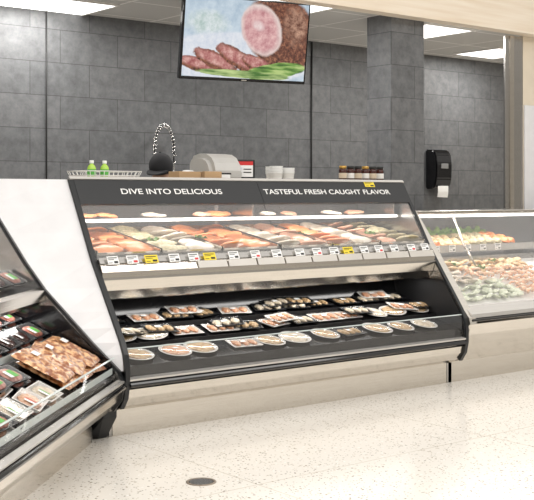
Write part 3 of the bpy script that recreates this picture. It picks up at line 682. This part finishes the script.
# ---------------------------------------------------------------- sink and faucet behind
sk = top("prep_sink","stainless prep sink against the tiled wall","sink",None,(1.9,2.15,0))
part(sk,"counter",join([box(-.7,.7,-.3,-.2,.86,.9,M["steel"]),box(-.7,.7,.2,.34,.86,.9,M["steel"]),box(-.7,-.4,-.2,.2,.86,.9,M["steel"]),box(.4,.7,-.2,.2,.86,.9,M["steel"]),box(-.7,.7,.32,.34,.9,1.05,M["steel"])]))
part(sk,"basin",join([box(-.4,.4,-.2,.2,.6,.61,M["steel_d"]),box(-.41,-.4,-.2,.2,.6,.88,M["steel_d"]),box(.4,.41,-.2,.2,.6,.88,M["steel_d"]),box(-.4,.4,-.21,-.2,.6,.88,M["steel_d"]),box(-.4,.4,.2,.21,.6,.88,M["steel_d"])]))
for x in (-.66,.66):
    for y in (-.26,.3): part(sk,"leg",tube([(x,y,0),(x,y,.4),(x,y,.86)],.02,M["steel"]))
fc = top("spring_faucet","chrome pre-rinse faucet with coiled spring neck","faucet",None,(1.95,2.38,.90))
part(fc,"base",lathe([(.035,0),(.035,.02),(.02,.03),(.014,.1)],M["chrome"],20))
part(fc,"riser",tube([(0,0,.08),(0,0,.4),(0,0,.60)],.010,M["chrome"]))
pth=[]
for k in range(0,21):
    a=k/20*math.pi*1.05; pth.append(Vector((-.13+.13*math.cos(a),-.12*(1-math.cos(a))*.5,.70+.20*math.sin(a))))
pth=[Vector((0,0,.58)),Vector((0,0,.65))]+pth+[Vector((-.265,-.125,.60)),Vector((-.265,-.125,.53))]
part(fc,"hose",tube(pth,.006,M["ink"]))
coil=[]; N=len(pth); tot=26*10
for k in range(tot+1):
    q=k/tot*(N-1); i=min(int(q),N-2); p=pth[i].lerp(pth[i+1],q-i); d=(pth[i+1]-pth[i]).normalized(); u=Vector((0,1,0)); u=(u-d*u.dot(d)).normalized(); w=d.cross(u); a=k/10*2*math.pi
    coil.append(p+(u*math.cos(a)+w*math.sin(a))*.017)
part(fc,"spring",tube(coil,.0038,M["chrome"],6),"coiled chrome spring")
part(fc,"spray_head",xf(lathe([(.008,0),(.013,-.02),(.014,-.07),(.023,-.09),(.023,-.10),(.01,-.105)],M["trim"],16),Matrix.Translation((-.265,-.125,.54))),"dark spray head")
part(fc,"handle",tube([(0.0,-.02,.06),(0.03,-.05,.07),(0.08,-.08,.075)],.006,M["chrome"]))

# ---------------------------------------------------------------- paper towel dispenser
pd = top("towel_dispenser","black wall mounted paper towel dispenser with sheet hanging","paper towel dispenser",None,(5.12,2.5,1.31))
cv = prism([(-.002,.0),(-.10,.0),(-.13,.03),(-.15,.10),(-.155,.25),(-.14,.34),(-.10,.385),(-.002,.39)],-.115,.115,M["black"])
bm = bmesh.new(); bm.from_mesh(cv); bmesh.ops.bevel(bm,geom=bm.edges[:],offset=.012,segments=2,affect="EDGES"); bm.to_mesh(cv); bm.free()
part(pd,"cover",cv); part(pd,"window",box(-.05,.05,-.160,-.150,.20,.25,M["grayp"],.004),"smoky window")
part(pd,"towel_sheet",mk("sh",[(-.075,-.135,.03),(.075,-.135,.03),(.075,-.135,-.03),(-.075,-.135,-.03),(.075,-.125,-.085),(-.075,-.125,-.08)],[[0,1,2,3],[3,2,4,5]],M["card"]),"white paper sheet")

# ---------------------------------------------------------------- television
tv = top("television","black flat screen television hung from the ceiling showing roast ham","television",None,(1.735,1.14,2.335),(0,0,math.radians(-13.6)))
tm_, nt, b = nmat("tv_picture")
def N_(t): return nt.nodes.new(t)
tc=N_("ShaderNodeTexCoord"); sep=N_("ShaderNodeSeparateXYZ"); nt.links.new(tc.outputs["Object"],sep.inputs[0])
def nsx(sc_,det=6,rg=.65,stretch=None):
    n=N_("ShaderNodeTexNoise"); n.inputs["Scale"].default_value=sc_; n.inputs["Detail"].default_value=det; n.inputs["Roughness"].default_value=rg
    if stretch:
        mp=N_("ShaderNodeMapping"); mp.inputs["Scale"].default_value=stretch; nt.links.new(tc.outputs["Object"],mp.inputs[0]); nt.links.new(mp.outputs[0],n.inputs["Vector"])
    else: nt.links.new(tc.outputs["Object"],n.inputs["Vector"])
    return n
nz=nsx(9); n2=nsx(38,6,.7); n3=nsx(16,8,.75); n4=nsx(20,4,.6,(.25,1,2.2))
def mth(op,a,bb=None,c=None):
    m=N_("ShaderNodeMath"); m.operation=op
    for i,x in enumerate((a,bb,c)):
        if x is None: continue
        if isinstance(x,(int,float)): m.inputs[i].default_value=x
        else: nt.links.new(x,m.inputs[i])
    return m.outputs[0]
def ell(cx,cz,rx,rz,wob=0.3,rotk=0.0,soft=.05):
    dx=mth("DIVIDE",mth("SUBTRACT",sep.outputs[0],cx),rx); dz=mth("DIVIDE",mth("SUBTRACT",mth("ADD",sep.outputs[2],mth("MULTIPLY",sep.outputs[0],rotk)),cz+rotk*cx),rz)
    d=mth("SQRT",mth("ADD",mth("MULTIPLY",dx,dx),mth("MULTIPLY",dz,dz)))
    d=mth("ADD",d,mth("MULTIPLY",mth("SUBTRACT",nz.outputs["Fac"],.5),wob))
    r=N_("ShaderNodeMapRange"); r.inputs[1].default_value=1+soft; r.inputs[2].default_value=1-soft; r.inputs[3].default_value=0; r.inputs[4].default_value=1
    nt.links.new(d,r.inputs[0]); return r.outputs[0]
def ramp(c1,c2,p0=.4,p1=.6,fac=None,mid=None):
    r=N_("ShaderNodeValToRGB"); r.color_ramp.elements[0].position=p0; r.color_ramp.elements[1].position=p1
    r.color_ramp.elements[0].color=(*c1,1); r.color_ramp.elements[1].color=(*c2,1)
    if mid: x=r.color_ramp.elements.new((p0+p1)/2); x.color=(*mid,1)
    nt.links.new(fac or nz.outputs["Fac"],r.inputs[0]); return r.outputs[0]
def mix(f_,a,bb):
    m=N_("ShaderNodeMix"); m.data_type="RGBA"; nt.links.new(f_,m.inputs[0]); nt.links.new(a,m.inputs[6]); nt.links.new(bb,m.inputs[7]); return m.outputs[2]
col=ramp((.66,.76,.84),(.36,.48,.60),.35,.7)
col=mix(ell(-.30,.10,.14,.08,1.2,0,.3),col,ramp((.82,.87,.9),(.42,.55,.52),.35,.65,n3.outputs["Fac"]))
col=mix(ell(-.05,-.13,.60,.18,.1),col,ramp((.84,.86,.9),(.62,.68,.78),.35,.65,n3.outputs["Fac"]))
col=mix(ell(.27,.06,.29,.27,.20,.2),col,ramp((.03,.010,.008),(.46,.20,.11),.34,.66,n2.outputs["Fac"],(.16,.05,.03)))
col=mix(ell(.38,.12,.08,.12,.9,.2,.4),col,ramp((.12,.035,.02),(.62,.36,.25),.40,.62,n3.outputs["Fac"]))
col=mix(ell(.11,.08,.160,.175,.22,.25),col,ramp((.74,.56,.52),(.90,.80,.76),.3,.7))
col=mix(ell(.105,.075,.140,.152,.24,.25,.15),col,ramp((.46,.18,.20),(.84,.54,.52),.36,.64,n3.outputs["Fac"],(.66,.35,.36)))
col=mix(ell(.08,.11,.045,.035,.9,.2,.3),col,ramp((.88,.74,.72),(.70,.40,.41),.35,.65,n3.outputs["Fac"]))
for cx,cz,rx,rz_,k_ in ((-.34,-.185,.16,.050,.15),(-.22,-.155,.17,.060,.35),(-.05,-.135,.17,.070,.45),(.10,-.165,.13,.055,.3)):
    col=mix(ell(cx,cz,rx,rz_,.8,k_),col,ramp((.06,.015,.01),(.36,.13,.07),.38,.62,n2.outputs["Fac"]))
    col=mix(ell(cx-.008,cz+.012,rx*.84,rz_*.66,.9,k_,.22),col,ramp((.34,.09,.09),(.80,.50,.44),.38,.64,n3.outputs["Fac"],(.55,.24,.22)))
col=mix(ell(.24,-.205,.24,.055,.5,-.15),col,ramp((.03,.10,.015),(.48,.62,.22),.36,.62,n4.outputs["Fac"],(.16,.33,.06)))
col=mix(ell(.0,-.238,.36,.026,.5,.03),col,ramp((.05,.16,.02),(.55,.68,.28),.38,.62,n4.outputs["Fac"]))
nt.links.new(col,b.inputs["Emission Color"]); b.inputs["Emission Strength"].default_value=0.92; b.inputs["Base Color"].default_value=(.01,.01,.01,1); b.inputs["Roughness"].default_value=.3
tl=math.radians(10)
part(tv,"housing",box(-.485,.485,0.0,.05,-.29,.29,M["black"],.008),None,rot=(tl,0,0))
part(tv,"screen",box(-.47,.47,-.002,.0,-.268,.276,tm_),"lit screen showing sliced roast ham with green garnish",rot=(tl,0,0))
part(tv,"brand_plate",box(-.02,.02,-.003,.0,-.284,-.276,M["steel_d"]),"small silver badge",rot=(tl,0,0))
part(tv,"mount",join([box(-.12,.12,.05,.075,-.1,.1,M["blackm"]),tube([(0,.09,0),(0,.09,.2),(0,.09,.304)],.02,M["blackm"],12),box(-.08,.08,.02,.16,.292,.304,M["blackm"])]),"black ceiling mount")

# ---------------------------------------------------------------- person
def skin(name, verts, edges, radii, mat, sub=2):
    me=bpy.data.meshes.new(name); me.from_pydata(verts,edges,[]); ob=bpy.data.objects.new(name,me); COL.objects.link(ob)
    mo=ob.modifiers.new("s","SKIN"); mo.use_smooth_shade=True
    for i,r in enumerate(radii):
        sv=me.skin_vertices[0].data[i]; sv.radius=(r,r) if not isinstance(r,tuple) else r; sv.use_root=(i==0)
    s=ob.modifiers.new("u","SUBSURF"); s.levels=sub; s.render_levels=sub
    bpy.context.view_layer.update()
    m2=bpy.data.meshes.new_from_object(ob.evaluated_get(bpy.context.evaluated_depsgraph_get())); bpy.data.objects.remove(ob)
    m2.materials.clear(); m2.materials.append(mat)
    for p in m2.polygons: p.use_smooth=True; p.material_index=0
    return m2
bv=[(0,.12,.92),(0,.10,1.08),(0,.03,1.22),(0,-.03,1.31),(0,-.07,1.355),(0,-.10,1.40),(0,-.115,1.45),
 (.10,.12,.88),(.11,.11,.50),(.11,.14,.09),(.11,.03,.035),(-.10,.12,.88),(-.11,.11,.50),(-.11,.14,.09),(-.11,.03,.035),
 (.17,-.01,1.28),(.22,-.02,1.05),(.17,-.22,.98),(.15,-.29,.97),(-.17,-.01,1.28),(-.22,-.02,1.05),(-.17,-.22,.98),(-.15,-.29,.97),(0,-.180,1.375)]
be=[(0,1),(1,2),(2,3),(3,4),(4,5),(5,6),(0,7),(7,8),(8,9),(9,10),(0,11),(11,12),(12,13),(13,14),(3,15),(15,16),(16,17),(17,18),(3,19),(19,20),(20,21),(21,22),(5,23)]
br_=[.13,.12,.13,.10,.055,.068,.064,.09,.06,.04,.04,.09,.06,.04,.04,.055,.04,.03,.03,.055,.04,.03,.03,.012]
for sx,w in ((1,18),(-1,22)):
    x0,y0,z0=bv[w]
    for k in range(4):
        i=len(bv); bv.append((x0+sx*(-.027+.018*k),y0-.06,z0-.005)); bv.append((x0+sx*(-.03+.02*k),y0-.085-.006*(k in (1,2)),z0-.03)); be+= [(w,i),(i,i+1)]; br_+=[.009,.008]
    i=len(bv); bv.append((x0-sx*.045,y0-.03,z0-.01)); be.append((w,i)); br_.append(.010)
pr=top("person","person in black cap and dark clothes bending behind the counter","person",None,(1.265,1.44,0),(0,0,-0.95))
part(pr,"body",skin("body",bv,be,br_,M["skin"]))
sh=[(0,.12,.86),(0,.10,1.08),(0,.03,1.22),(0,-.025,1.315),(0,-.055,1.365),(.17,-.01,1.28),(.22,-.02,1.07),(-.17,-.01,1.28),(-.22,-.02,1.07)]
part(pr,"shirt",skin("shirt",sh,[(0,1),(1,2),(2,3),(3,4),(3,5),(5,6),(3,7),(7,8)],[.15,.14,.15,.125,.075,.075,.055,.075,.055],M["cloth"]),"black short sleeved shirt")
tr_=[(0,.12,.94),(.10,.12,.86),(.11,.11,.50),(.11,.14,.11),(-.10,.12,.86),(-.11,.11,.50),(-.11,.14,.11)]
part(pr,"trousers",skin("trousers",tr_,[(0,1),(1,2),(2,3),(0,4),(4,5),(5,6)],[.14,.10,.075,.065,.10,.075,.065],M["apron"]),"dark trousers")
eye=[]
for sx in (-1,1): eye.append(xf(blob(.009,.005,.006,M["ink"],1,0,1,2,False),Matrix.Translation((sx*.026,-.172,1.395))))
part(pr,"eyes",join(eye))
cap=blob(.082,.100,.095,M["cloth"],2,.02,1.0,3,False)
bmc=bmesh.new(); bmc.from_mesh(cap)
for vv in bmc.verts:
    if vv.co.z<-.045: vv.co.z=-.045
bmc.to_mesh(cap); bmc.free()
xf(cap,Matrix.Translation((0,-.108,1.448))@Matrix.Rotation(.25,4,"X"))
bv2=[];bf2=[];nb=10
for k in range(nb+1):
    a=math.pi*k/nb; cx=math.cos(a); sy=math.sin(a)
    for r_ in (0,1):
        bv2.append((.074*cx,-.165-.02*sy-.080*sy*r_,1.412-.030*r_*sy))
for k in range(nb): bf2.append([2*k,2*k+1,2*k+3,2*k+2])
nb2=len(bv2); bv2+= [(x,y,z+.007) for x,y,z in bv2[:]]; bf2+=[[a+nb2 for a in f_] for f_ in bf2[:]]
for k in range(nb): bf2.append([2*k+1,2*k+3,2*k+3+nb2,2*k+1+nb2])
brim=mk("brim",bv2,bf2,M["cloth"])
part(pr,"cap",join([cap,brim,xf(blob(.008,.008,.006,M["cloth"],1,0,1,1),Matrix.Translation((0,-.125,1.541)))]),"black baseball cap")

# ---------------------------------------------------------------- lights / world
w=bpy.data.worlds.new("w"); bpy.context.scene.world=w; w.use_nodes=True; wn=w.node_tree; bg=wn.nodes["Background"]
tcw=wn.nodes.new("ShaderNodeTexCoord"); sw=wn.nodes.new("ShaderNodeSeparateXYZ"); wn.links.new(tcw.outputs["Generated"],sw.inputs[0])
nw=wn.nodes.new("ShaderNodeTexNoise"); nw.inputs["Scale"].default_value=6; nw.inputs["Detail"].default_value=2
mpw=wn.nodes.new("ShaderNodeMapping"); mpw.inputs["Scale"].default_value=(1.2,1.2,4); wn.links.new(tcw.outputs["Generated"],mpw.inputs[0]); wn.links.new(mpw.outputs[0],nw.inputs["Vector"])
ad=wn.nodes.new("ShaderNodeMath"); ad.operation="MULTIPLY_ADD"; ad.inputs[1].default_value=.22; wn.links.new(nw.outputs["Fac"],ad.inputs[0]); wn.links.new(sw.outputs[2],ad.inputs[2])
rw=wn.nodes.new("ShaderNodeValToRGB"); e=rw.color_ramp.elements
e[0].position=0.0; e[0].color=(.50,.46,.40,1); e[1].position=1.0; e[1].color=(1.15,1.11,1.05,1)
for p,c in ((.08,(.32,.29,.25,1)),(.24,(.36,.33,.285,1)),(.36,(.95,.905,.84,1)),(.55,(1.08,1.045,.99,1))):
    x=e.new(p); x.color=c
wn.links.new(ad.outputs[0],rw.inputs[0]); wn.links.new(rw.outputs[0],bg.inputs[0]); bg.inputs[1].default_value=0.95
def area(loc,rot,sx,sy,e,c=(1,.975,.94)):
    l=bpy.data.lights.new("a","AREA"); l.shape="RECTANGLE"; l.size=sx; l.size_y=sy; l.energy=e; l.color=c
    o=bpy.data.objects.new("area_lamp",l); COL.objects.link(o); o.location=loc; o.rotation_euler=rot; return o
area((-1.5,-2.6,4.0),(math.radians(20),0,0),5,0.5,74)
area((3.0,-2.8,4.0),(math.radians(20),0,0),5,0.5,62)
area((1.26,0.50,1.265),(math.radians(-8),0,0),2.4,0.06,8)
area((1.26,0.24,0.683),(0,0,0),2.4,0.05,5)
area((3.75,0.44,1.095),(math.radians(-15),0,0),2.2,0.05,8)
m=T2 @ Matrix.Translation((-1.1,0.60,1.29)); area(m.translation,(0,0,math.radians(45)),2.1,0.06,7)
m=T2 @ Matrix.Translation((-1.1,0.33,0.69)); area(m.translation,(0,0,math.radians(45)),2.1,0.05,4)
for x,y in ((2.05,1.3),(3.86,1.5),(5.45,1.9),(0.65,2.1)):
    area((x,y,2.62),(0,0,0),.6,.5,20)

# ---------------------------------------------------------------- camera
cd=bpy.data.cameras.new("cam"); cam=bpy.data.objects.new("camera",cd); COL.objects.link(cam)
cam.location=(-2.872,-4.861,1.25); cam.rotation_euler=(math.radians(90),0,math.radians(-38.6))
cd.sensor_width=36; cd.sensor_fit="HORIZONTAL"; cd.lens=1078/534*36; cd.shift_y=-55/534; cd.clip_start=0.05
bpy.context.scene.camera=cam
